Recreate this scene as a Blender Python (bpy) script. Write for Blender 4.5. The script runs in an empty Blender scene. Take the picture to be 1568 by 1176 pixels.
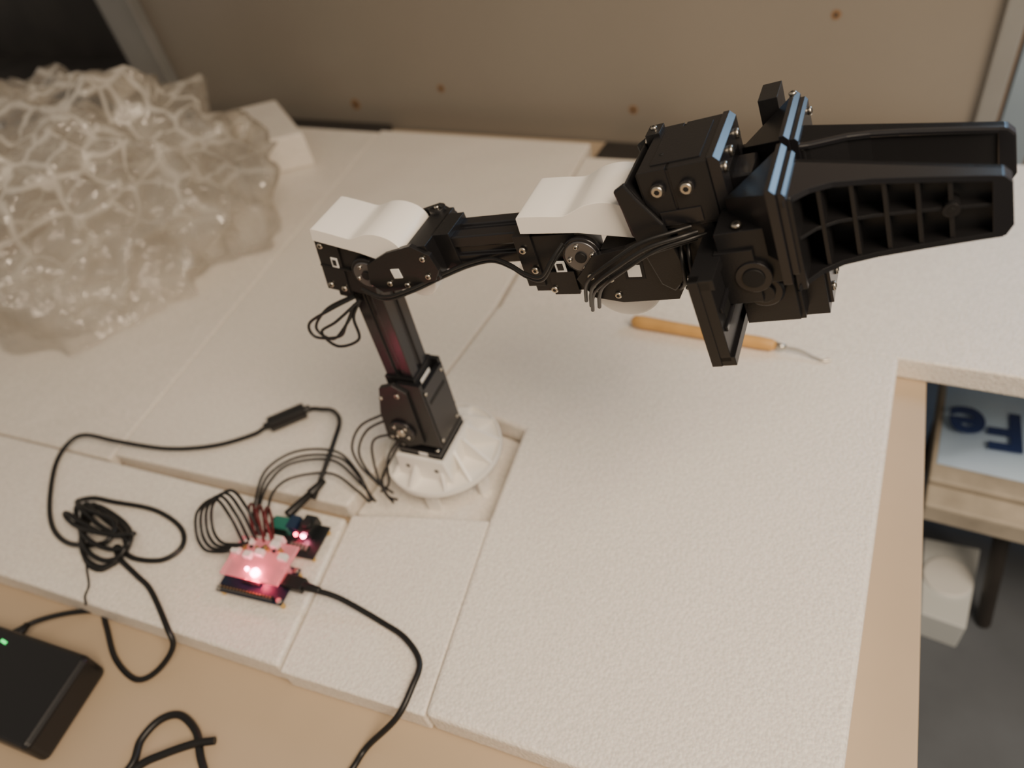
import bpy, bmesh, math, random
from mathutils import Vector, Matrix, noise
random.seed(4)
scene=bpy.context.scene
COL=scene.collection
# ------------------------------------------------------------------ materials
def mat(name,col,rough=.5,metal=0,spec=.5,bump=None,emit=None,sss=0,coat=0,var=None,trans=0):
    m=bpy.data.materials.new(name); m.use_nodes=True; nt=m.node_tree; b=nt.nodes['Principled BSDF']
    b.inputs['Base Color'].default_value=(*col,1); b.inputs['Roughness'].default_value=rough
    b.inputs['Metallic'].default_value=metal; b.inputs['Specular IOR Level'].default_value=spec
    b.inputs['Coat Weight'].default_value=coat; b.inputs['Transmission Weight'].default_value=trans
    if sss: b.inputs['Subsurface Weight'].default_value=sss; b.inputs['Subsurface Scale'].default_value=.004; 
    if emit: b.inputs['Emission Color'].default_value=(*emit[0],1); b.inputs['Emission Strength'].default_value=emit[1]
    tc=nt.nodes.new('ShaderNodeTexCoord')
    if var:
        n=nt.nodes.new('ShaderNodeTexNoise'); n.inputs['Scale'].default_value=var[0]; n.inputs['Detail'].default_value=5
        r=nt.nodes.new('ShaderNodeValToRGB'); nt.links.new(tc.outputs['Object'],n.inputs['Vector']); nt.links.new(n.outputs['Fac'],r.inputs['Fac'])
        r.color_ramp.elements[0].color=(*[c*(1-var[1]) for c in col],1); r.color_ramp.elements[1].color=(*[min(1,c*(1+var[1])) for c in col],1)
        r.color_ramp.elements[0].position=.3; r.color_ramp.elements[1].position=.7
        nt.links.new(r.outputs['Color'],b.inputs['Base Color'])
    if bump:
        n=nt.nodes.new('ShaderNodeTexNoise'); n.inputs['Scale'].default_value=bump[0]; n.inputs['Detail'].default_value=3
        bp=nt.nodes.new('ShaderNodeBump'); bp.inputs['Strength'].default_value=bump[1]; bp.inputs['Distance'].default_value=.001
        nt.links.new(tc.outputs['Object'],n.inputs['Vector']); nt.links.new(n.outputs['Fac'],bp.inputs['Height']); nt.links.new(bp.outputs['Normal'],b.inputs['Normal'])
    return m
def foam_mat(name,col):
    m=mat(name,col,rough=.55,spec=.5,sss=.06); nt=m.node_tree; b=nt.nodes['Principled BSDF']
    tc=nt.nodes.new('ShaderNodeTexCoord'); vo=nt.nodes.new('ShaderNodeTexVoronoi'); vo.inputs['Scale'].default_value=400
    vo2=nt.nodes.new('ShaderNodeTexNoise'); vo2.inputs['Scale'].default_value=9; vo2.inputs['Detail'].default_value=1.5
    no=nt.nodes.new('ShaderNodeTexNoise'); no.inputs['Scale'].default_value=330; no.inputs['Detail'].default_value=2
    for x in (vo,vo2,no): nt.links.new(tc.outputs['Object'],x.inputs['Vector'])
    b1=nt.nodes.new('ShaderNodeBump'); b1.inputs['Strength'].default_value=.55; b1.inputs['Distance'].default_value=.0010; b1.invert=True
    b2=nt.nodes.new('ShaderNodeBump'); b2.inputs['Strength'].default_value=.40; b2.inputs['Distance'].default_value=.010
    nt.links.new(vo.outputs['Distance'],b1.inputs['Height']); nt.links.new(vo2.outputs['Fac'],b2.inputs['Height'])
    nt.links.new(b2.outputs['Normal'],b1.inputs['Normal']); nt.links.new(b1.outputs['Normal'],b.inputs['Normal'])
    r=nt.nodes.new('ShaderNodeValToRGB'); r.color_ramp.elements[0].position=.38; r.color_ramp.elements[1].position=.62
    r.color_ramp.elements[0].color=(*[c*.92 for c in col],1); r.color_ramp.elements[1].color=(*[min(1,c*1.05) for c in col],1)
    nt.links.new(no.outputs['Fac'],r.inputs['Fac']); nt.links.new(r.outputs['Color'],b.inputs['Base Color'])
    rr=nt.nodes.new('ShaderNodeMapRange'); rr.inputs['To Min'].default_value=.2; rr.inputs['To Max'].default_value=.6
    nt.links.new(no.outputs['Fac'],rr.inputs['Value']); nt.links.new(rr.outputs['Result'],b.inputs['Roughness'])
    return m
BLK=mat('black_plastic',(.009,.009,.010),rough=.36,spec=.5,bump=(900,.08))
BLKG=mat('black_anodised',(.011,.011,.013),rough=.24,spec=.6)
RUB=mat('black_rubber',(.008,.008,.008),rough=.42)
WHT=mat('white_plastic',(.88,.85,.79),rough=.40)
SCR=mat('screw_steel',(.62,.58,.5),rough=.28,metal=1)
DRK=mat('dark_hole',(.003,.003,.003),rough=.6)
HORN=mat('servo_horn_metal',(.20,.20,.21),rough=.35,metal=.9)
LBL=mat('label_white',(.8,.8,.78),rough=.5)
FOAM=foam_mat('polystyrene_foam',(.88,.825,.745))
TABLE=mat('table_laminate',(.50,.39,.27),rough=.45,var=(6,.05))
WALLM=mat('painted_panel',(.24,.215,.18),rough=.36,var=(3,.05))
DARKM=mat('dark_metal',(.03,.026,.023),rough=.6,var=(8,.3))
GREY=mat('grey_metal',(.22,.22,.21),rough=.4,var=(10,.08))
BLUEG=mat('blue_grey_metal',(.33,.42,.50),rough=.35)
FLOORM=mat('concrete_floor',(.10,.115,.135),rough=.7,var=(5,.25))
WOOD=mat('beech_wood',(.68,.38,.12),rough=.45,var=(40,.12))
PLANK=mat('weathered_plank',(.46,.41,.33),rough=.7,var=(25,.2))
PCB=mat('pcb_dark_blue',(.006,.012,.035),rough=.35)
PCBG=mat('terminal_green',(.02,.16,.12),rough=.45)
PCBK=mat('pcb_black',(.012,.014,.016),rough=.35)
GOLD=mat('pin_gold',(.7,.5,.2),rough=.3,metal=1)
LEDR=mat('led_red',(1,.1,.15),emit=((1,.06,.12),20))
LEDW=mat('led_red_core',(1,.5,.6),emit=((1,.20,.32),45))
LEDG=mat('led_green',(.1,1,.3),emit=((.05,1,.2),1.5))
ACR=mat('pink_glow_acrylic',(.95,.60,.62),rough=.15,trans=.7,emit=((1,.12,.2),.15))  # LED glow put into the acrylic as faint red emission
WIRER=mat('wire_red',(.10,.012,.015),rough=.45)
BAGW=mat('bag_white',(.52,.70,.95),rough=.4,var=(12,.12))
BAGB=mat('bag_blue_print',(.02,.045,.16),rough=.4)
PAPER=mat('white_carton',(.64,.68,.68),rough=.6)
STAIN=mat('rust_stain',(.24,.14,.07),rough=.7)
# ------------------------------------------------------------------ builder
I4=Matrix.Identity(4)
class B:
    def __init__(s,name,T=I4,parent=None):
        s.bm=bmesh.new(); s.name=name; s.T=T; s.mats=[]; s.parent=parent
    def mi(s,m):
        if m not in s.mats: s.mats.append(m)
        return s.mats.index(m)
    def faces(s,vs,fs,m,M=I4,smooth=False):
        M=s.T@M; bv=[s.bm.verts.new(M@Vector(v)) for v in vs]; k=s.mi(m)
        for f in fs:
            try:
                nf=s.bm.faces.new([bv[i] for i in f]); nf.material_index=k; nf.smooth=smooth
            except ValueError: pass
    def box(s,x0,x1,y0,y1,z0,z1,m,M=I4):
        vs=[(x,y,z) for z in (z0,z1) for y in (y0,y1) for x in (x0,x1)]
        s.faces(vs,[(0,2,3,1),(4,5,7,6),(0,1,5,4),(2,6,7,3),(0,4,6,2),(1,3,7,5)],m,M)
    def prism(s,poly,a0,a1,m,axis='z',M=I4,smooth=False):
        # poly of 2D points; axis 'z': (x,y) extruded z ; axis 'n': (x,z) extruded y ; axis 'x': (y,z) extruded x
        def P(p,a):
            return {'z':(p[0],p[1],a),'n':(p[0],a,p[1]),'x':(a,p[0],p[1])}[axis]
        n=len(poly); vs=[P(p,a0) for p in poly]+[P(p,a1) for p in poly]
        fs=[tuple(range(n))[::-1],tuple(range(n,2*n))]
        M2=s.T@M; bv=[s.bm.verts.new(M2@Vector(v)) for v in vs]; k=s.mi(m)
        for f in fs:
            nf=s.bm.faces.new([bv[i] for i in f]); nf.material_index=k
        for i in range(n):
            nf=s.bm.faces.new([bv[i],bv[(i+1)%n],bv[n+(i+1)%n],bv[n+i]]); nf.material_index=k; nf.smooth=smooth
    def cyl(s,c,axis,r,h,m,r2=None,seg=28,M=I4,smooth=True,bev=0):
        axis=Vector(axis).normalized(); q=axis.to_track_quat('Z','Y').to_matrix().to_4x4()
        r2=r if r2 is None else r2
        MM=M@Matrix.Translation(c)@q
        prof=[(r,0),(r2,h)] if not bev else [(r,0),(r2,h-bev),(r2-bev,h)]
        vs=[]; 
        for (rr,zz) in prof: vs+=[(rr*math.cos(2*math.pi*i/seg),rr*math.sin(2*math.pi*i/seg),zz) for i in range(seg)]
        M2=s.T@MM; bv=[s.bm.verts.new(M2@Vector(v)) for v in vs]; k=s.mi(m); L=len(prof)
        for j in range(L-1):
            for i in range(seg):
                f=s.bm.faces.new([bv[j*seg+i],bv[j*seg+(i+1)%seg],bv[(j+1)*seg+(i+1)%seg],bv[(j+1)*seg+i]]); f.material_index=k; f.smooth=smooth
        f=s.bm.faces.new(bv[:seg][::-1]); f.material_index=k
        f=s.bm.faces.new(bv[-seg:]); f.material_index=k
    def screw(s,c,axis,r=.0026,M=I4):
        ax=Vector(axis).normalized(); c=Vector(c)
        s.cyl(c,ax,r,.0016,SCR,M=M,seg=16,bev=.0005); s.cyl(c+ax*.0013,ax,r*.5,.0005,DRK,M=M,seg=6,smooth=False)
    def done(s,bevel=0,seg=2,recalc=True):
        if recalc: bmesh.ops.recalc_face_normals(s.bm,faces=s.bm.faces[:])
        me=bpy.data.meshes.new(s.name); s.bm.to_mesh(me); s.bm.free()
        for m in s.mats: me.materials.append(m)
        o=bpy.data.objects.new(s.name,me); COL.objects.link(o)
        if bevel:
            b=o.modifiers.new('bevel','BEVEL'); b.width=bevel; b.segments=seg; b.limit_method='ANGLE'; b.angle_limit=math.radians(40); b.harden_normals=False
        if s.parent: o.parent=s.parent
        return o
def empty(name,loc=(0,0,0)):
    o=bpy.data.objects.new(name,None); COL.objects.link(o); o.empty_display_size=.02; return o
def catmull(P,n=10):
    P=[Vector(p) for p in P]; out=[]
    Q=[P[0]*2-P[1]]+P+[P[-1]*2-P[-2]]
    for i in range(1,len(Q)-2):
        a,b,c,d=Q[i-1:i+3]
        for k in range(n):
            t=k/n; out.append(.5*((2*b)+(c-a)*t+(2*a-5*b+4*c-d)*t*t+(3*b-a-3*c+d)*t**3))
    out.append(P[-1]); return out
def wires(name,paths,r,m,parent=None,T=I4):
    cu=bpy.data.curves.new(name,'CURVE'); cu.dimensions='3D'; cu.bevel_depth=r; cu.bevel_resolution=3; cu.use_fill_caps=True
    for P in paths:
        pts=[T@p for p in catmull(P)]
        sp=cu.splines.new('POLY'); sp.points.add(len(pts)-1)
        for i,p in enumerate(pts): sp.points[i].co=(*p,1)
        sp.use_smooth=True
    cu.materials.append(m); o=bpy.data.objects.new(name,cu); COL.objects.link(o)
    if parent: o.parent=parent
    return o
# ------------------------------------------------------------------ room
FZ=-.46
b=B('floor'); b.box(-3,2.5,-1.5,3.0,FZ-.05,FZ,FLOORM); b.done()
b=B('wall_back')
b.box(-1.40,.052,1.0,1.04,FZ,1.1,WALLM); 
for x,z,r in ((-.738,.077,.007),(-.395,.053,.007),(-.124,.185,.006),(-.938,.042,.010)):
    b.cyl((x,1.0005,z),(0,-1,0),r,.0012,STAIN,seg=14)
    b.cyl((x,1.0005,z),(0,-1,0),r*.4,.002,DARKM,seg=10)
b.done()
b=B('trim_1'); b.box(-1.50,-1.40,.98,1.04,FZ,1.1,GREY); b.box(-1.408,-1.395,.975,1.0,FZ,1.1,GREY); b.done(.003)
b=B('trim_2'); b.box(.052,.075,.985,1.04,FZ,1.1,GREY); b.done(.003)
b=B('wall_left'); b.box(-3,-1.50,1.35,1.40,FZ,1.1,DARKM); b.box(-3,-1.5,1.0,1.35,-.05,-.02,DARKM); b.done()
b=B('wall_right'); b.box(.075,2.5,1.5,1.55,FZ,1.1,mat('wall_brown',(.30,.22,.15),rough=.6,var=(4,.1))); b.box(.09,.13,1.10,1.14,FZ,1.1,BLUEG); b.done()
# table
b=B('work_table')
b.prism([(-1.9,-.5),(.130,-.5),(.083,.2),(.050,.60),(.050,.995),(-1.9,.995)],-.028,0,TABLE)
for x,y in ((-1.8,-.42),(.02,-.42),(-1.8,.9),(-.02,.9)): b.box(x-.02,x+.02,y-.02,y+.02,FZ,-.028,GREY)
b.done(.002)
b=B('dark_gap_strips'); b.box(-1.38,-.86,.955,.99,.0005,.012,DARKM); b.box(-.433,-.352,.908,.975,.0005,.012,DARKM); b.done(.001)  # dark-coloured strips make the gaps between foam and wall read dark
# foam sheets
def sheet(name,poly,z0,z1,bev=.003):
    b=B(name); b.prism(poly,z0,z1,FOAM); return b.done(bev,3)
sheet('foam_panel',[(.023,.577),(.038,.189),(.040,.138),(-.115,.122),(-.234,.110),(-.268,.276),(-.285,.383),(-.404,.395),(-.401,.548)],.0005,.030,.004)
sheet('foam_panel',[(-.2347,.109),(-.2682,.277),(-.345,.255),(-.396,.238),(-.3635,.092)],.0005,.0275,.002)
sheet('foam_strip',[(-.397,.231),(-.366,.094),(-.696,.056),(-.96,.02),(-1.0,.168),(-.862,.184)],.0005,.031)
sheet('foam_sheet',[(-.716,.212),(-.410,.246),(-.408,.548),(-.446,.945),(-.849,.945)],.0005,.024)
sheet('foam_sheet',[(-.721,.206),(-.855,.945),(-1.36,.945),(-1.25,.152)],.0005,.020)
sheet('foam_sheet',[(-.4005,.5492),(.0235,.5783),(.42,.585),(.42,.955),(-.348,.955),(-.350,.903),(-.437,.90)],.0005,.026,.002)
sheet('foam_pad',[(-.406,.249),(-.345,.259),(-.271,.281),(-.288,.380),(-.405,.392)],.0005,.0085,.001)
b=B('foam_block'); b.prism([(-.985,.766),(-.904,.82),(-1.06,.930),(-1.14,.875)],.0205,.080,FOAM); b.done(.004,3)
# ------------------------------------------------------------------ robot arm
O=Vector((-.339,.323,0)); u=Vector((.996,.09,0)).normalized(); v=Vector((-.09,.996,0)).normalized()
TA=Matrix(((u.x,v.x,0,O.x),(u.y,v.y,0,O.y),(0,0,1,0),(0,0,0,1)))
def frame(s,n,z,deg):   # pitched frame: +x along arm rising by deg
    return TA@Matrix.Translation((s,n,z))@Matrix.Rotation(-math.radians(deg),4,'Y')
arm=empty('robot_arm')
# base
cx,cy=-.005,.007
b=B('base_plate',TA@Matrix.Translation((cx,cy,.0025)),arm)
b.cyl((0,0,.034),(0,0,1),.0570,.0030,WHT,seg=72)
# low rim wall around the plate
for i in range(72):
    a0=2*math.pi*i/72; a1=2*math.pi*(i+1)/72
    b.prism([(.0570*math.cos(a0),.0570*math.sin(a0)),(.0570*math.cos(a1),.0570*math.sin(a1)),(.0550*math.cos(a1),.0550*math.sin(a1)),(.0550*math.cos(a0),.0550*math.sin(a0))],.0368,.0400,WHT)
for a in (-100,-62,-36,-8,22,52,84,120,160,200,232):
    M=Matrix.Rotation(math.radians(a),4,'Z')
    b.prism([(.018,.0368),(.0555,.0368),(.0550,.0395),(.030,.063),(.018,.063)],-.0012,.0012,WHT,'n',M)
for i in range(6):
    a=math.radians(-82+60*i); M=Matrix.Rotation(a,4,'Z')
    b.prism([(.045,.0063),(.050,.0063),(.054,.035),(.040,.035)],-.0022,.0022,WHT,'n',M)
    b.box(.0475,.0515,-.006,.006,.0063,.035,WHT,M)
b.done()
b=B('base_block',TA,arm)
b.box(-.029,.018,-.027,.025,.039,.056,WHT)
b.prism([(-.032,.039),(.024,.039),(.020,.068),(-.029,.068)],-.031,-.027,WHT,'n')
b.prism([(-.032,.039),(.024,.039),(.020,.066),(-.029,.066)],.023,.027,WHT,'n')
b.box(.017,.021,-.028,.026,.039,.067,WHT)
for x in (-.020,.010): b.cyl((x,-.0310,.055),(0,-1,0),.0022,.0006,DRK,seg=12)
b.done(.0008)
b=B('base_servo',TA,arm)
b.box(-.027,.016,-.026,.022,.054,.074,BLK); b.cyl((-.002,0,.072),(0,0,1),.013,.008,BLKG)
for x,y in ((-.023,-.022),(.012,-.022),(.012,.018),(-.023,.018)): b.screw((x,y,.074),(0,0,1),.002)
b.box(-.006,.003,-.0263,-.0260,.0685,.0730,LBL)
b.done(.0009)
# shoulder
b=B('shoulder_servo',TA,arm)
b.box(-.008,.018,-.021,.017,.080,.124,BLK)
b.box(-.0085,.0185,-.0215,.0175,.098,.0995,DRK)
b.box(-.003,.019,-.023,-.019,.080,.158,BLK)
b.box(-.003,.018,.013,.017,.080,.156,BLK)
b.box(.014,.019,-.022,.016,.081,.150,BLKG)
b.box(.0188,.0194,-.016,.011,.130,.134,DRK)
for z in (.145,.086):
    for y in (-.018,.012): b.screw((.0188,y,z),(1,0,0),.0016)
b.done(.0012)
b=B('shoulder_bracket',TA,arm)
b.prism([(-.034,.084),(-.014,.078),(.004,.086),(.006,.150),(-.006,.158),(-.020,.152),(-.030,.120)],-.026,-.0215,BLK,'n')
b.prism([(-.030,.084),(-.010,.080),(.004,.086),(.006,.150),(-.006,.158),(-.020,.152),(-.028,.120)],.0175,.021,BLK,'n')
b.box(-.028,-.006,-.022,.018,.086,.114,BLK)
b.cyl((-.013,-.026,.101),(0,-1,0),.0125,.003,BLKG,bev=.0006)
b.cyl((-.013,-.029,.101),(0,-1,0),.004,.002,SCR,bev=.0005)
for i in range(4):
    a=math.radians(45+90*i); b.screw((-.013+.008*math.cos(a),-.029,.101+.008*math.sin(a)),(0,-1,0),.0017)
b.screw((-.004,-.026,.146),(0,-1,0),.0024); b.screw((-.022,-.026,.140),(0,-1,0),.0018); b.screw((-.028,-.026,.089),(0,-1,0),.0018)
b.box(-.016,.012,-.018,.014,.140,.160,BLK)
b.box(.012,.0125,-.01,.006,.146,.152,LBL)
b.done(.0012)
def tube(name,T,L,w0,w1,h0,h1):
    # aluminium extrusion with a groove on every side, long axis x
    b=B(name,T,arm); g=.0028; d=.0022; wc=(w0+w1)/2; hc=(h0+h1)/2
    P=[(w0,h0),(wc-g,h0),(wc-g,h0+d),(wc+g,h0+d),(wc+g,h0),(w1,h0),(w1,hc-g),(w1-d,hc-g),(w1-d,hc+g),(w1,hc+g),(w1,h1),(wc+g,h1),(wc+g,h1-d),(wc-g,h1-d),(wc-g,h1),(w0,h1),(w0,hc+g),(w0+d,hc+g),(w0+d,hc-g),(w0,hc-g)]
    b.prism(P,0,L,BLKG,'x'); return b.done(.0009)
tube('upper_arm_tube',TA@Matrix.Translation((-.002,0,.150))@Matrix.Rotation(-math.radians(90),4,'Y'),.105,-.016,.010,-.013,.013)
# elbow : frame origin at servo centre, pitched -8
TE=frame(-.006,0,.272,-8)
b=B('elbow_servo',TE,arm)
b.box(-.021,.020,-.020,.017,-.021,.021,BLK)
b.box(-.0215,-.003,-.0215,.0175,-.022,.0225,BLK)
b.box(-.0216,.014,-.0222,-.0195,-.0005,.0010,DRK)
b.cyl((.019,-.020,.003),(0,-1,0),.013,.004,BLKG,bev=.0006)
b.cyl((.019,-.0235,.003),(0,-1,0),.0105,.0016,HORN,bev=.0004)
b.cyl((.019,-.025,.003),(0,-1,0),.0035,.0015,DRK)
for i in range(4):
    a=math.radians(30+90*i); b.screw((.019+.0075*math.cos(a),-.025,.003+.0075*math.sin(a)),(0,-1,0),.0015)
for x,z in ((-.017,.018),(-.017,-.017),(-.006,-.018)): b.screw((x,-.0215,z),(0,-1,0),.0023)
b.box(-.011,-.0055,-.0222,-.0216,.001,.0095,LBL); b.box(-.0098,-.0067,-.0226,-.0220,.0028,.0078,BLK)
b.box(-.017,.004,-.016,.012,-.032,-.020,BLK)
b.done(.0011)
def cover(name,T,L,n0,n1,h=.010,mirror=1,hump=1.55):
    b=B(name,T,arm); H=hump
    top=[(0,.9),(.03,1),(.22,1.0),(.34,.96),(.42,.98),(.50,1+.35*(H-1)),(.58,1+.75*(H-1)),(.68,H),(.78,H),(.87,H*.9),(.94,H*.66),(.985,.4),(1,-.2)]
    P=[(x*L,y*h*mirror) for x,y in top]
    up=catmull([Vector((p[0],0,p[1])) for p in P],4)
    low=[(L*.985,-.45*h*mirror),(L*.80,-.30*h*mirror),(L*.5,-.05*h*mirror),(0,.0)]
    b.prism([(p.x,p.z) for p in up]+low,n0,n1,WHT,'n',smooth=True)
    return b.done(.0024,4)
cover('elbow_cover',frame(-.021,0,.2995,-11),.074,-.026,.016,.0100,hump=1.85)
# forearm
TF=frame(.050,0,.285,9)
b=B('forearm_bracket',TF,arm)
b.prism([(-.036,-.012),(-.028,-.020),(-.010,-.018),(.020,-.012),(.026,-.004),(.024,.008),(.012,.016),(-.010,.012),(-.030,.004)],-.0285,-.0245,BLK,'n')
b.prism([(-.036,-.012),(-.028,-.018),(.020,-.012),(.026,-.004),(.022,.010),(.012,.018),(-.030,.010)],.0175,.021,BLK,'n')
b.box(.006,.022,-.026,.020,-.013,.014,BLK)
b.box(-.022,.004,-.022,.015,-.016,.004,BLK)
b.box(.020,.034,-.014,.012,-.013,.014,BLK)
b.cyl((.010,.018,.008),(0,0,1),.006,.008,BLK); b.screw((.010,.018,.016),(0,0,1),.002)
for x,z in ((-.018,-.012),(-.004,-.014),(.016,-.008),(.018,.006)): b.screw((x,-.0285,z),(0,-1,0),.0021)
b.box(-.012,-.005,-.0292,-.0284,-.008,-.0005,LBL)
b.done(.0012)
b=B('elbow_under_cover',TF,arm); b.cyl((-.008,-.012,-.024),(0,1,0),.013,.026,WHT,seg=32); b.done(.001)
tube('forearm_tube',frame(.075,0,.2885,9),.066,-.013,.011,-.011,.011)
# wrist
TW=frame(.1555,0,.2915,8)
b=B('wrist_servo',TW,arm)
b.box(-.018,.018,-.020,.017,-.020,.021,BLK)
b.box(-.022,-.010,-.0215,.0185,-.015,.0225,BLK)
b.box(-.005,.012,-.0222,-.0195,-.0215,-.004,BLK)
b.cyl((.021,-.020,.008),(0,-1,0),.0125,.004,BLKG,bev=.0006)
b.cyl((.021,-.0235,.008),(0,-1,0),.0105,.0016,HORN,bev=.0004)
b.cyl((.021,-.025,.008),(0,-1,0),.0035,.0015,DRK)
for i in range(4):
    a=math.radians(10+90*i); b.screw((.021+.0075*math.cos(a),-.025,.008+.0075*math.sin(a)),(0,-1,0),.0016)
for x,z in ((-.017,.013),(-.004,-.017),(-.013,-.002)): b.screw((x,-.0222,z),(0,-1,0),.0024)
b.box(.001,.008,-.0228,-.0221,-.004,.004,LBL); b.box(.0025,.0065,-.0232,-.0227,-.0025,.0025,BLK)
b.done(.0011)
cover('wrist_cover',frame(.138,0,.3150,6),.074,-.024,.020,.0115,hump=1.6)
b=B('wrist_under_cover',frame(.196,0,.284,8),arm); b.cyl((0,-.016,-.008),(0,1,0),.023,.034,WHT,seg=40); b.done(.0015)
b=B('wrist_bracket',frame(.205,0,.297,8),arm)
b.prism([(-.034,-.004),(-.026,-.018),(-.008,-.022),(.026,-.020),(.030,-.012),(.030,.018),(.020,.024),(.000,.016),(-.020,.012)],-.0285,-.0245,BLK,'n')
b.box(-.016,.027,-.024,.018,-.018,.014,BLK)
b.box(.024,.034,-.020,.014,-.012,.010,BLK)
for x,z in ((-.024,-.002),(-.022,-.011),(-.010,-.016),(-.012,-.004)): b.screw((x,-.0285,z),(0,-1,0),.0022)
b.box(-.001,.007,-.0292,-.0284,-.003,.005,LBL)
b.box(-.003,.009,-.0288,-.0285,-.005,.007,DRK)
b.done(.0012)
# plate that carries the gripper servo
b=B('gripper_bracket',TA,arm)
b.prism([(.200,.350),(.206,.355),(.212,.347),(.226,.332),(.240,.300),(.232,.288),(.224,.292),(.210,.322)],-.031,-.028,BLK,'n')
b.prism([(.200,.350),(.206,.355),(.214,.347),(.232,.334),(.240,.300),(.232,.288),(.224,.292),(.210,.322)],.018,.021,BLK,'n')
b.prism([(.201,.345),(.206,.354),(.216,.342),(.226,.318),(.220,.312),(.208,.322)],-.029,.019,BLK,'n')
b.done(.001)
# gripper
TG=frame(.210,0,.343,14)
b=B('gripper_servo',TG,arm)
b.box(.005,.042,-.027,.021,-.020,.014,BLK)
b.box(.006,.021,-.0275,.0215,-.018,.0150,BLK)
b.box(.0225,.0420,-.0275,.0215,-.0185,.0150,BLK)
b.box(.0212,.0222,-.0265,.0205,-.016,.0146,DRK)
b.prism([(.042,-.018),(.048,-.018),(.048,.0125),(.0452,.0158),(.042,.0158)],-.026,.022,BLKG,'n')
b.box(.001,.009,.012,.024,-.006,.0165,BLK); b.screw((.001,.015,.012),(-1,0,0),.0018); b.screw((.0045,.019,.0165),(0,0,1),.0018)
b.box(.012,.038,-.022,.016,.0146,.0156,BLK)
for x,z in ((.015,.0045),(.030,.0035)): b.cyl((x,-.0275,z),(0,-1,0),.0040,.0022,BLKG,seg=20); b.screw((x,-.0295,z),(0,-1,0),.0032)
for y in (-.020,-.004,.014): b.screw((.048,y,.006),(1,0,0),.0028)
b.box(.012,.034,-.0282,-.0270,-.0175,-.009,BLKG)
b.cyl((.016,-.012,.0155),(0,0,1),.0012,.0004,DRK,seg=10)
b.done(.0010)
b=B('gripper_frame',TG,arm)
b.box(.016,.038,-.026,.018,-.066,-.019,BLK)
b.box(.036,.048,-.016,.014,-.066,.002,BLK)
b.box(.030,.058,-.012,.010,-.030,-.004,BLKG)
b.box(.012,.018,-.022,.014,-.054,-.022,BLKG)
b.done(.0012)
b=B('gripper_rail',TG,arm)
b.box(.0345,.0425,-.071,.056,-.078,-.026,BLK)
b.box(.0315,.0445,-.071,.056,-.031,-.025,BLK)
b.box(.0315,.0445,-.071,.056,-.081,-.075,BLK)
b.box(.0315,.0370,-.0715,-.066,-.081,-.025,BLK)
b.box(.0425,.0440,-.068,.053,-.060,-.057,BLKG)
b.box(.0425,.0440,-.068,.053,-.048,-.045,BLKG)
b.box(.0423,.0428,-.062,.043,-.0565,-.0485,DRK)
b.done(.0009)
def carriage(name,n0,n1,apex):
    b=B(name,TG,arm)
    # ramped top: wedge rising towards the finger plate
    vs=[(.047,apex,-.006),(.0725,n0,.0065),(.0725,n1,.0065),(.047,apex,-.030),(.0725,n0,-.030),(.0725,n1,-.030)]
    b.faces(vs,[(0,1,2),(3,5,4),(0,3,4,1),(0,2,5,3),(1,4,5,2)],BLK)
    b.prism([(.0720,-.044),(.0765,-.044),(.0765,.0058),(.0742,.0085),(.0720,.0085)],n0,n1,BLKG,'n')
    b.prism([(.0765,-.040),(.0800,-.040),(.0800,.0030),(.0787,.0048),(.0765,.0048)],n0+.002,n1-.002,BLKG,'n')
    b.box(.043,.073,n0+.006,n1-.004,-.046,-.014,BLK)
    b.box(.041,.060,n0+.004,n1-.006,-.056,-.024,BLK)
    for n in (n0+.006,n1-.006): b.screw((.0800,n,-.002),(1,0,.0),.0024)
    b.screw((.054,n0+.010,-.013),(0,0,1),.0026)
    return b
b=carriage('gripper_carriage_near',-.055,-.012,-.030); b.cyl((.058,-.046,-.040),(0,-1,0),.009,.006,BLKG); b.cyl((.058,-.052,-.040),(0,-1,0),.0055,.001,DRK); b.done(.0008)
b=carriage('gripper_carriage_far',-.005,.045,.020); b.box(.056,.066,.038,.058,-.02,.010,BLK); b.screw((.0735,.040,.0085),(0,0,1),.002); b.done(.0008)
b=B('gripper_drive',TG,arm)
b.box(.047,.074,-.043,.004,-.076,-.036,BLK)
b.box(.060,.086,-.030,.002,-.084,-.050,BLK)
b.box(.048,.076,-.040,-.002,-.078,-.060,BLK)
b.box(.0855,.088,-.026,-.002,-.080,-.054,BLKG)
for n in (-.022,-.008): b.screw((.088,n,-.072),(1,0,0),.0026)
b.cyl((.060,-.043,-.053),(0,-1,0),.010,.004,BLKG,bev=.001); b.cyl((.060,-.047,-.053),(0,-1,0),.0055,.002,BLK)
b.done(.0011)
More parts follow.
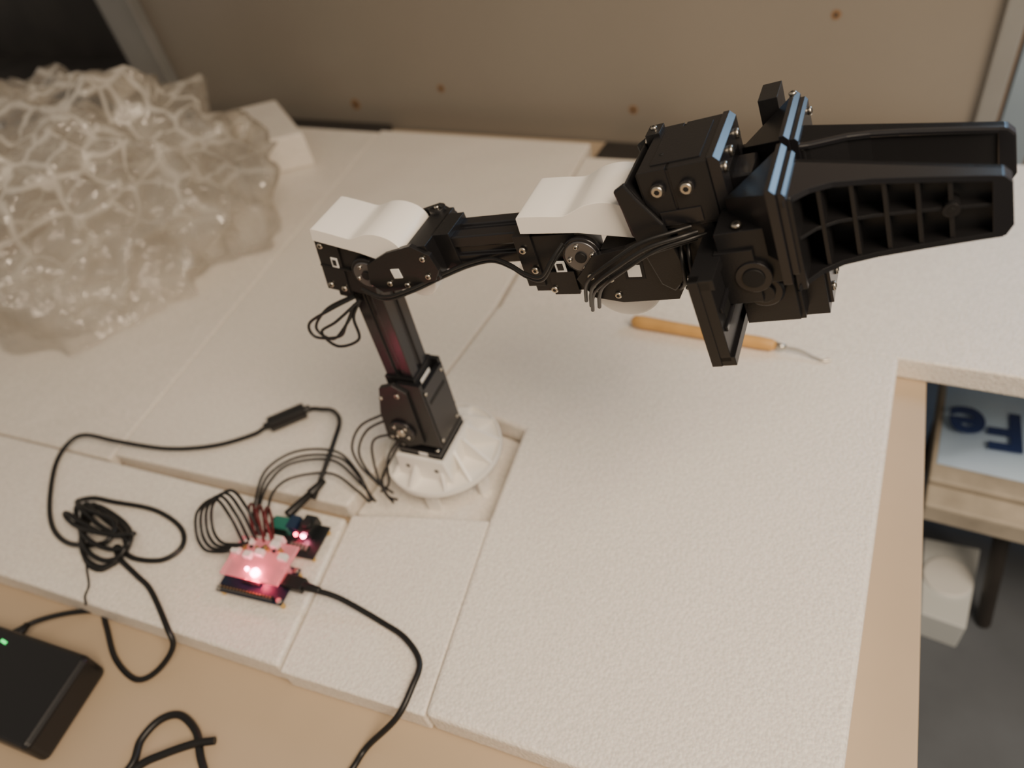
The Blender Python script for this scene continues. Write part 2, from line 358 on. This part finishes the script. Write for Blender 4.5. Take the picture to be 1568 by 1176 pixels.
def finger(name,side,nin,st,splay,solid,A1=.1625):
    b=B(name,TG,arm)
    A0=.0785
    top=lambda a:.0010-(a-A0)*.258
    bot=lambda a:-.0500-(a-A0)*.025
    def out(a):
        for (a0,w0),(a1,w1) in zip(st,st[1:]):
            if a<=a1+1e-6: return w0+(w1-w0)*(a-a0)/(a1-a0)
        return st[-1][1]
    N=lambda a:nin+splay*(a-A0)
    NO=lambda a:N(a)+side*out(a)
    def loft(nf0,nf1,bf0,bf1,m):
        vs=[];fs=[]
        for i,(a,_) in enumerate(st):
            vs+=[(a,nf0(a),bf0(a)),(a,nf1(a),bf0(a)),(a,nf1(a),bf1(a)),(a,nf0(a),bf1(a))]
            if i:
                k=4*i
                fs+=[(k-4+j,k-4+(j+1)%4,k+(j+1)%4,k+j) for j in range(4)]
        fs+=[(0,1,2,3),(len(vs)-4,len(vs)-3,len(vs)-2,len(vs)-1)]
        b.faces(vs,fs,m)
    loft(N,lambda a:N(a)+side*.003,bot,top,BLK)                   # pad wall
    loft(N,NO,lambda a:top(a)-.003,top,BLKG)                      # top flange
    loft(N,NO,bot,lambda a:bot(a)+.003,BLK)                       # bottom flange
    mid=lambda a:(top(a)*.52+bot(a)*.48)
    if solid:
        loft(N,lambda a:N(a)+side*(out(a)-.0018),bot,top,BLK)
    else:
        loft(N,lambda a:N(a)+side*(out(a)-.0015),lambda a:mid(a)-.0009,lambda a:mid(a)+.0009,BLK)
        for a in (.091,.104,.117,.130,.1425):
            w=out(a)-.001; n_=N(a)
            b.box(a-.0010,a+.0010,min(n_,n_+side*w),max(n_,n_+side*w),bot(a)+.001,top(a)-.001,BLK)
        n_=N(.1425)
        b.cyl((.1425,n_+side*.004,mid(.1425)),(0,side,0),.0036,out(.1425)-.0035,BLK,seg=20)
        b.cyl((.1425,n_+side*(.0005+out(.1425)),mid(.1425)),(0,side,0),.0016,.0003,DRK,seg=12)
    # rounded tip block
    e=A1; P=[(e-.004,top(e-.004)),(e+.0005,top(e)-.0003),(e+.0035,top(e)-.004),(e+.0040,bot(e)+.006),(e+.001,bot(e)+.0008),(e-.004,bot(e))]
    n_=N(e); w=out(e)+.0003
    b.prism(P,min(n_,n_+side*w),max(n_,n_+side*w),BLKG,'n')
    w=st[0][1]-.002
    b.box(.0775,.082,min(nin,nin+side*w),max(nin,nin+side*w),bot(A0),top(A0)-.001,BLK)
    return b.done(.0009)
finger('gripper_finger_near',-1,-.0155,[(.0785,.0385),(.082,.033),(.088,.0255),(.097,.0195),(.112,.0155),(.132,.0125),(.152,.0100),(.1620,.0090)],0,False,.1620)
finger('gripper_finger_far',-1,.0190,[(.0785,.022),(.084,.0205),(.092,.0165),(.100,.0125),(.110,.0100),(.122,.0088),(.145,.0078),(.1655,.0072)],.07,True,.1655)
# arm wiring
def off(P,d): return [tuple(Vector(p)+Vector(d)) for p in P]
W=[]
lp=[(-.010,-.020,.246),(-.028,-.030,.240),(-.052,-.034,.226),(-.050,-.036,.214),(-.030,-.032,.214),(-.020,-.030,.226),(-.012,-.022,.240)]
lp2=[(-.006,-.020,.244),(-.024,-.034,.232),(-.046,-.032,.216),(-.034,-.034,.205),(-.014,-.030,.212),(-.014,-.026,.230),(-.008,-.020,.242)]
lp3=[(-.012,-.018,.246),(-.036,-.026,.236),(-.054,-.028,.216),(-.040,-.030,.208),(-.024,-.026,.222),(-.010,-.020,.240)]
W+=[lp,lp2,lp3]
w1=[(.010,-.030,.262),(.030,-.034,.260),(.052,-.031,.267),(.074,-.020,.274),(.092,-.014,.280),(.110,-.015,.286),(.126,-.022,.288),(.140,-.030,.288),(.152,-.034,.290),(.160,-.032,.302),(.166,-.026,.310)]
W+=[w1,off(w1,(0,-.001,.003))]
w2=[(.176,-.028,.272),(.180,-.036,.288),(.186,-.042,.301),(.200,-.044,.315),(.216,-.040,.326),(.232,-.034,.330),(.240,-.028,.330)]
W+=[w2,off(w2,(.004,-.003,-.001)),off(w2,(.008,0,-.004)),off(w2,(.003,.001,-.008))]
w3=[(.232,-.020,.320),(.236,-.032,.312),(.238,-.034,.298),(.234,-.028,.288)]
W+=[w3,off(w3,(.004,0,.001))]
bz=[(-.024,-.022,.110),(-.050,-.030,.096),(-.066,-.036,.070),(-.064,-.040,.048),(-.050,-.044,.032),(-.036,-.048,.029)]
W+=[bz,off(bz,(-.006,0,.004)),[(-.02,-.022,.086),(-.034,-.034,.064),(-.046,-.044,.042),(-.040,-.052,.029),(-.028,-.054,.029)],
    [(-.02,-.020,.088),(-.05,-.028,.080),(-.056,-.036,.05),(-.044,-.050,.033),(-.030,-.058,.029)],
    [(-.024,-.024,.084),(-.040,-.032,.060),(-.040,-.044,.038),(-.048,-.050,.030)]]
wires('arm_wiring',W,.0012,RUB,arm,TA)
# ------------------------------------------------------------------ controller board
cb=empty('controller_board')
TB=Matrix.Translation((-.428,.150,.031))@Matrix.Rotation(math.radians(9),4,'Z')
b=B('lower_board',TB,cb)
b.box(-.034,.034,-.021,.014,.008,.0098,PCB)
for x in (-.031,.031):
    for y in (-.018,.011): b.cyl((x,y,0),(0,0,1),.0022,.008,GOLD,seg=12); b.cyl((x,y,.0098),(0,0,1),.0026,.002,SCR,seg=12)
b.box(-.028,.026,-.020,-.0165,.0098,.0145,PCBK)
for i in range(16): b.box(-.0275+i*.0034,-.0262+i*.0034,-.0190,-.0178,.0145,.0152,GOLD)
b.box(-.012,.006,-.010,.004,.0098,.012,PCBK); b.box(.022,.036,-.004,.006,.0098,.0135,SCR)
b.done(.0004)
b=B('acrylic_cover',TB,cb)
b.box(-.031,.029,-.010,.028,.0185,.0215,ACR)
for x in (-.028,.026): b.cyl((x,.008,.0098),(0,0,1),.003,.0125,ACR,seg=16)
for x,y in ((-.026,.012),(-.018,.022),(.008,.024),(.022,.014),(-.012,.010),(-.002,.014)): b.box(x-.004,x+.004,y-.003,y+.003,.0215,.0265,LBL)
for i in range(7): b.box(-.022+i*.006,-.0195+i*.006,.017,.020,.0215,.0245,PCBK if i%2 else GOLD)
for x,y in ((.0,.020),(-.02,.016),(.016,.020)): b.cyl((x,y,.0215),(0,0,1),.002,.004,GOLD,seg=10)
b.done(.0006)
b=B('power_board',Matrix.Translation((-.428,.192,.031))@Matrix.Rotation(math.radians(9),4,'Z'),cb)
b.box(-.030,.032,-.016,.018,.006,.0078,PCBK)
for x in (-.027,.029):
    for y in (-.013,.015): b.cyl((x,y,0),(0,0,1),.002,.006,GOLD,seg=12)
b.box(-.020,-.002,.002,.014,.0078,.018,PCBG); b.box(-.018,-.004,.0015,.002,.010,.015,DRK)
b.box(-.004,.006,.004,.017,.0078,.019,mat('jack_blue',(.01,.03,.07),rough=.4))
b.box(.010,.022,.002,.020,.0078,.019,PCBK); b.cyl((.016,.010,.019),(0,0,1),.005,.003,PCBK)
b.box(-.026,-.002,-.012,-.004,.0078,.016,LBL)
for i in range(5): b.box(.004+i*.004,.0065+i*.004,-.010,-.004,.0078,.010,SCR)
b.done(.0004)
b=B('led_lights',TB,cb)
b.cyl((.004,-.004,.0215),(0,0,1),.0038,.003,LEDW,seg=16); b.cyl((-.006,-.002,.0215),(0,0,1),.0016,.002,LEDW,seg=12)
b.cyl((.021,.043,.012),(0,0,1),.0022,.002,LEDW,seg=12); b.cyl((.013,.043,.012),(0,0,1),.0016,.002,LEDR,seg=12)
b.done()
for nm,loc,e in (('board_led_lamp',(.003,-.004,.034),.018),('power_led_lamp',(.022,.046,.026),.003)):
    l=bpy.data.lights.new(nm,'POINT'); l.energy=e; l.color=(1,.05,.12); l.shadow_soft_size=.004
    o=bpy.data.objects.new(nm,l); COL.objects.link(o); o.location=TB@Vector(loc); o.parent=cb
lo=[(-.455,.166,.054),(-.468,.176,.075),(-.492,.184,.080),(-.512,.172,.066),(-.510,.158,.050),(-.494,.150,.046),(-.474,.152,.050),(-.462,.156,.053)]
wires('ribbon_wires',[off(lo,(i*.006,i*.003,i*.003)) for i in range(4)],.0014,RUB,cb)
wires('red_wires',[off([(-.444,.172,.056),(-.452,.186,.078),(-.462,.196,.070),(-.462,.192,.056),(-.450,.178,.053)],(i*.007,i*.002,-.002*i)) for i in range(3)],.0012,WIRER,cb)
g1=[(-.392,.262,.028),(-.406,.272,.045),(-.440,.284,.05),(-.476,.268,.055),(-.490,.238,.056),(-.478,.206,.052),(-.466,.190,.052)]
g2=[(-.382,.258,.028),(-.402,.266,.038),(-.444,.278,.042),(-.476,.256,.05),(-.480,.228,.052),(-.468,.200,.052),(-.456,.186,.052)]
g3=[(-.388,.256,.027),(-.404,.260,.034),(-.438,.266,.038),(-.468,.246,.044),(-.470,.222,.05),(-.456,.196,.05)]
wires('servo_wires',[g1,g2,g3,off(g1,(.003,-.003,-.004))],.0013,RUB,cb)
# ------------------------------------------------------------------ power adapter + cables
ad=empty('power_adapter')
c0=Vector((-.532,.036,0)); d1=Vector((-.985,-.13,0)).normalized(); d2=Vector((.20,-.985,0)).normalized()
b=B('adapter_body',I4,ad)
pp=[c0,c0+d1*.15,c0+d1*.15+d2*.078,c0+d2*.078]
b.prism([(p.x,p.y) for p in pp],.001,.033,BLK)
b.done(.006,4)
b=B('status_led',I4,ad); p=c0+d1*.092+d2*.012; b.box(p.x-.0035,p.x+.0035,p.y-.0012,p.y+.0012,.0330,.0337,LEDG); b.done()
c1=[(-.434,.234,.040),(-.446,.292,.055),(-.462,.319,.050),(-.487,.335,.040),(-.507,.337,.034),(-.525,.331,.033),(-.552,.299,.033),(-.565,.284,.030),(-.599,.258,.029),(-.648,.236,.031),(-.710,.222,.036),(-.759,.216,.036),(-.772,.202,.035),(-.761,.174,.034),(-.722,.137,.034),(-.688,.115,.034),(-.655,.107,.035),(-.624,.111,.040),(-.600,.122,.044),(-.610,.140,.046),(-.650,.140,.046),(-.677,.144,.042),(-.668,.155,.038),(-.644,.160,.036),(-.594,.169,.034),(-.551,.164,.034),(-.531,.149,.034),(-.538,.130,.034),(-.566,.120,.036),(-.590,.122,.04),(-.578,.114,.038),(-.550,.108,.035),(-.524,.102,.034),(-.481,.082,.034),(-.472,.072,.022),(-.484,.052,.006),(-.500,.040,.003),(-.534,.046,.003),(-.570,.065,.003),(-.588,.072,.003),(-.610,.060,.008),(-.630,.040,.014),(-.640,.020,.018)]
wires('power_cable',[c1],.0025,RUB,ad)
kn=[]
for k in range(5):
    ph=k*1.25; pts=[]
    for i in range(13):
        a=i/12*2*math.pi
        x=.044*math.cos(a+ph*.3); y=.020*math.sin(a)+.005*math.sin(2*a+ph)
        r=math.radians(-26+k*14)
        pts.append((-.620+x*math.cos(r)-y*math.sin(r),.128+x*math.sin(r)+y*math.cos(r),.036+.003*k+.002*math.sin(3*a+ph)))
    kn.append(pts)
wires('cable_coil',kn,.0023,RUB,ad)
wires('cable_twist_tie',[[(-.620,.108,.040),(-.604,.094,.036),(-.590,.083,.033),(-.584,.074,.033),(-.575,.068,.033)]],.0010,RUB,ad)
b=B('ferrite_bead',Matrix.Translation((-.5385,.315,.034))@Matrix.Rotation(math.radians(50),4,'Z'),ad)
b.cyl((-.020,0,0),(1,0,0),.0088,.040,RUB,seg=8,smooth=False)
b.cyl((-.026,0,0),(1,0,0),.0040,.052,RUB,seg=16); b.done(.001)
b=B('barrel_plug',I4,ad); b.cyl((-.442,.208,.046),(Vector((-.437,.240,.044))-Vector((-.442,.208,.046))),.0045,.030,RUB,r2=.0034,seg=20)
b.cyl((-.4375,.236,.0442),(.008,.035,.002),.0050,.018,RUB,r2=.0030,seg=20); b.done(.0005)
b=B('adapter_strain_relief',I4,ad); b.cyl((-.630,.016,.018),(-.1,.99,0),.005,.018,RUB,r2=.003,seg=16); b.done()
usb=empty('usb_cable')
wires('usb_lead',[[(-.372,.156,.043),(-.356,.159,.040),(-.340,.160,.036),(-.305,.158,.030),(-.278,.153,.0325),(-.257,.141,.0325),(-.252,.122,.0325),(-.254,.100,.026),(-.274,.078,.004),(-.276,.062,.003),(-.277,.043,.003),(-.272,-.02,.003),(-.30,-.09,.003)]],.0025,RUB,usb)
b=B('usb_plug',Matrix.Translation((-.398,.154,.0435))@Matrix.Rotation(math.radians(6),4,'Z'),usb)
b.box(-.002,.018,-.006,.006,-.004,.004,RUB); b.cyl((.016,0,0),(1,0,0),.0042,.018,RUB,r2=.0028,seg=20); b.box(-.010,-.001,-.0045,.0045,-.0022,.0022,SCR); b.done(.0012)
wires('mains_cable',[[(-.47,-.10,.004),(-.452,-.04,.004),(-.445,-.012,.004),(-.453,.006,.004),(-.450,.024,.004),(-.436,.034,.004),(-.412,.030,.006),(-.395,.018,.006),(-.372,.0,.004),(-.35,-.04,.004),(-.34,-.1,.004)],
   [(-.46,-.10,.006),(-.445,-.04,.006),(-.436,-.010,.008),(-.422,.006,.009),(-.404,.022,.009),(-.390,.031,.008)]],.0031,RUB)
# ------------------------------------------------------------------ hand tool
tl=empty('hand_scriber')
b=B('wooden_handle',Matrix.Translation((-.236,.554,.0372)),tl)
prof=[(0,.003),(.003,.0062),(.012,.0072),(.04,.0066),(.09,.0062),(.135,.0066),(.146,.0060),(.150,.0045)]
seg=24; vs=[];fs=[]
for i,(x,r) in enumerate(prof):
    vs+=[(x,r*math.cos(2*math.pi*j/seg),r*math.sin(2*math.pi*j/seg)) for j in range(seg)]
    if i: fs+=[((i-1)*seg+j,(i-1)*seg+(j+1)%seg,i*seg+(j+1)%seg,i*seg+j) for j in range(seg)]
fs+=[tuple(range(seg))[::-1],tuple(range(len(vs)-seg,len(vs)))]
b.faces(vs,fs,WOOD,smooth=True); b.done()
b=B('ferrule',Matrix.Translation((-.086,.554,.0372)),tl); b.cyl((0,0,0),(1,0,0),.0040,.010,SCR,r2=.0028,seg=20); b.done()
wires('steel_needle',[[(-.078,.554,.037),(-.062,.554,.036),(-.048,.551,.033),(-.040,.550,.032),(-.034,.553,.032)]],.0012,SCR,tl)
# ------------------------------------------------------------------ bubble wrap
def wrap_mat():
    m=bpy.data.materials.new('bubble_wrap_film'); m.use_nodes=True; nt=m.node_tree; nt.nodes.clear()
    N=nt.nodes.new; L=nt.links.new
    out=N('ShaderNodeOutputMaterial'); tr=N('ShaderNodeBsdfTransparent'); df=N('ShaderNodeBsdfDiffuse'); tl_=N('ShaderNodeBsdfTranslucent'); gl=N('ShaderNodeBsdfGlossy')
    tr.inputs[0].default_value=(.99,.985,.975,1); df.inputs[0].default_value=(.97,.94,.88,1); tl_.inputs[0].default_value=(.97,.94,.88,1)
    gl.inputs[0].default_value=(1,.97,.92,1); gl.inputs['Roughness'].default_value=.09
    tc=N('ShaderNodeTexCoord'); v1=N('ShaderNodeTexVoronoi'); v1.feature='DISTANCE_TO_EDGE'; v1.inputs['Scale'].default_value=19; v1.inputs['Randomness'].default_value=.5
    wn=N('ShaderNodeTexNoise'); wn.inputs['Scale'].default_value=4; wn.inputs['Detail'].default_value=1
    sc=N('ShaderNodeVectorMath'); sc.operation='SCALE'; sc.inputs['Scale'].default_value=.08; L(tc.outputs['Object'],wn.inputs['Vector']); L(wn.outputs['Color'],sc.inputs[0])
    av=N('ShaderNodeVectorMath'); av.operation='ADD'; L(tc.outputs['Object'],av.inputs[0]); L(sc.outputs[0],av.inputs[1])
    n1=N('ShaderNodeTexNoise'); n1.inputs['Scale'].default_value=6; n1.inputs['Detail'].default_value=3; n1.inputs['Distortion'].default_value=1.4
    n2=N('ShaderNodeTexNoise'); n2.inputs['Scale'].default_value=26; n2.inputs['Detail'].default_value=3; n2.inputs['Distortion'].default_value=2.0
    L(av.outputs[0],v1.inputs['Vector'])
    for x in (n1,n2): L(tc.outputs['Object'],x.inputs['Vector'])
    mr=N('ShaderNodeMapRange'); mr.inputs['From Min'].default_value=.02; mr.inputs['From Max'].default_value=.11; mr.inputs['To Min'].default_value=.55; mr.inputs['To Max'].default_value=.0
    L(v1.outputs['Distance'],mr.inputs['Value'])
    # cell edges show where the film is taut, near the top of the pile
    sp=N('ShaderNodeSeparateXYZ'); L(tc.outputs['Object'],sp.inputs[0])
    hz=N('ShaderNodeMapRange'); hz.inputs['From Min'].default_value=.10; hz.inputs['From Max'].default_value=.2; hz.inputs['To Min'].default_value=.12; hz.inputs['To Max'].default_value=1.2; L(sp.outputs['Z'],hz.inputs['Value'])
    mu=N('ShaderNodeMath'); mu.operation='MULTIPLY'; L(mr.outputs['Result'],mu.inputs[0]); L(hz.outputs['Result'],mu.inputs[1])
    mr2=N('ShaderNodeMapRange'); mr2.inputs['From Min'].default_value=.38; mr2.inputs['From Max'].default_value=.75; mr2.inputs['To Min'].default_value=.08; mr2.inputs['To Max'].default_value=.36
    L(n1.outputs['Fac'],mr2.inputs['Value'])
    ad=N('ShaderNodeMath'); ad.operation='ADD'; ad.use_clamp=True; L(mu.outputs[0],ad.inputs[0]); L(mr2.outputs['Result'],ad.inputs[1])
    b1=N('ShaderNodeBump'); b1.inputs['Strength'].default_value=.8; b1.inputs['Distance'].default_value=.02; L(n1.outputs['Fac'],b1.inputs['Height'])
    b2=N('ShaderNodeBump'); b2.inputs['Strength'].default_value=.8; b2.inputs['Distance'].default_value=.010; L(n2.outputs['Fac'],b2.inputs['Height']); L(b1.outputs['Normal'],b2.inputs['Normal'])
    L(b2.outputs['Normal'],gl.inputs['Normal'])
    m0=N('ShaderNodeMixShader'); m0.inputs[0].default_value=.5; L(df.outputs[0],m0.inputs[1]); L(tl_.outputs[0],m0.inputs[2])
    m1=N('ShaderNodeMixShader'); L(ad.outputs[0],m1.inputs[0]); L(tr.outputs[0],m1.inputs[1]); L(m0.outputs[0],m1.inputs[2])
    fr=N('ShaderNodeFresnel'); fr.inputs['IOR'].default_value=1.45
    mm=N('ShaderNodeMath'); mm.operation='MULTIPLY_ADD'; mm.inputs[1].default_value=.6; mm.inputs[2].default_value=.06; L(fr.outputs[0],mm.inputs[0])
    m2=N('ShaderNodeMixShader'); L(mm.outputs[0],m2.inputs[0]); L(m1.outputs[0],m2.inputs[1]); L(gl.outputs[0],m2.inputs[2]); L(m2.outputs[0],out.inputs[0])
    return m
WR=wrap_mat(); wp=empty('bubble_wrap')
for k,(cx_,cy_,rx,ry,hz,sd) in enumerate(((-1.20,.55,.36,.26,.225,0),(-1.18,.52,.29,.22,.16,7.3))):
    bm=bmesh.new(); nx=150; ny=38; rows=[]
    for j in range(ny+1):
        th=j/ny*math.pi/2; row=[]
        for i in range(nx):
            ph=2*math.pi*i/nx; d=Vector((math.cos(ph)*math.cos(th),math.sin(ph)*math.cos(th),math.sin(th)))
            q=d*2.0+Vector((sd,sd*.3,0))
            f=1+.20*noise.noise(q)+.14*(1-2*abs(noise.noise(q*1.7)))-.07+.06*(1-2*abs(noise.noise(q*3.4)))+.02*noise.noise(q*8)
            x=cx_+rx*d.x*f; y=cy_+ry*d.y*f; zz=.026+hz*(d.z**.75)*f
            y=min(y,.885); row.append(bm.verts.new((x,y,max(zz,.026))))
        rows.append(row)
    for j in range(ny):
        for i in range(nx):
            f=bm.faces.new([rows[j][i],rows[j][(i+1)%nx],rows[j+1][(i+1)%nx],rows[j+1][i]]); f.smooth=True
    bmesh.ops.remove_doubles(bm,verts=bm.verts[:],dist=.0005)
    me=bpy.data.meshes.new('film_layer'); bm.to_mesh(me); bm.free(); me.materials.append(WR)
    o=bpy.data.objects.new('film_layer_%d'%(k+1),me); COL.objects.link(o); o.parent=wp
# ------------------------------------------------------------------ things beyond the table
b=B('wooden_stool'); b.box(.088,.50,.63,.90,-.235,-.20,PLANK); b.box(.088,.50,.595,.628,-.235,-.205,PLANK)
b.cyl((.205,.62,FZ),(-.03,.03,.24),.009,.245,DARKM,seg=16); b.cyl((.46,.62,FZ),(0,.03,.24),.009,.24,DARKM,seg=16); b.cyl((.46,.87,FZ),(0,0,1),.009,.23,DARKM,seg=16); b.cyl((.11,.87,FZ),(0,0,1),.009,.23,DARKM,seg=16)
b.done(.003)
bg=empty('plastic_bag')
b=B('bag_body',I4,bg)
n=24; vs=[];fs=[]
for j in range(n+1):
    for i in range(n+1):
        x=.094+i/n*.30; y=.655+j/n*.185
        e=min(i,n-i,j,n-j)/4; h=.014*min(1,e)+.005*noise.noise(Vector((x*18,y*18,0)))*min(1,e)
        vs.append((x,y,-.199+max(0,h)))
for j in range(n):
    for i in range(n):
        a=j*(n+1)+i; fs.append((a,a+1,a+n+2,a+n+1))
b.faces(vs,fs,BAGW,smooth=True); b.done(recalc=False)
def letter(name,body,loc,size,rot):
    c=bpy.data.curves.new(name,'FONT'); c.body=body; c.size=size; c.extrude=.0008; c.offset=.0018; c.materials.append(BAGB)
    o=bpy.data.objects.new(name,c); COL.objects.link(o); o.location=loc; o.rotation_euler=(0,0,rot); o.parent=bg
letter('printed_letters','Fe',(.176,.742,-.182),.084,math.radians(184))
b=B('carton_box'); b.prism([(.116,.694),(.185,.700),(.176,.572),(.124,.575)],FZ,-.405,PAPER); b.cyl((.15,.64,-.405),(0,0,1),.030,.004,mat('carton_lid',(.75,.76,.74),rough=.5),seg=32); b.done(.004)
# ------------------------------------------------------------------ lights
def area(name,loc,target,size,e,col,sy=None):
    l=bpy.data.lights.new(name,'AREA'); l.energy=e; l.color=col; l.size=size
    if sy: l.shape='RECTANGLE'; l.size_y=sy
    o=bpy.data.objects.new(name,l); COL.objects.link(o); o.location=loc
    o.rotation_euler=(Vector(target)-Vector(loc)).to_track_quat('-Z','Y').to_euler(); return o
area('ceiling_lamp',(.60,-.10,1.20),(-.12,.25,0),.7,25,(1,.80,.60))
area('window_light',(.42,1.44,.72),(-.04,.34,.33),.55,5.5,(.40,.68,1.0),.4)
w=bpy.data.worlds.new('world'); scene.world=w; w.use_nodes=True; bg_=w.node_tree.nodes['Background']; bg_.inputs[0].default_value=(1,.88,.74,1); bg_.inputs[1].default_value=.32
# ------------------------------------------------------------------ camera
R=Vector((0.8786,0.443,-0.1786)).normalized(); D=Vector((0.2031,-0.685,-0.6994)).normalized(); F=Vector((-0.4322,0.5786,-0.6918)).normalized()
cam=bpy.data.cameras.new('camera'); co=bpy.data.objects.new('camera',cam); COL.objects.link(co)
co.matrix_world=Matrix(((R.x,-D.x,-F.x,0),(R.y,-D.y,-F.y,0),(R.z,-D.z,-F.z,.55),(0,0,0,1)))
cam.sensor_width=36; cam.lens=1100/1568*36; cam.clip_start=.01
cam.dof.use_dof=True; cam.dof.focus_distance=.42; cam.dof.aperture_fstop=4.4
scene.camera=co
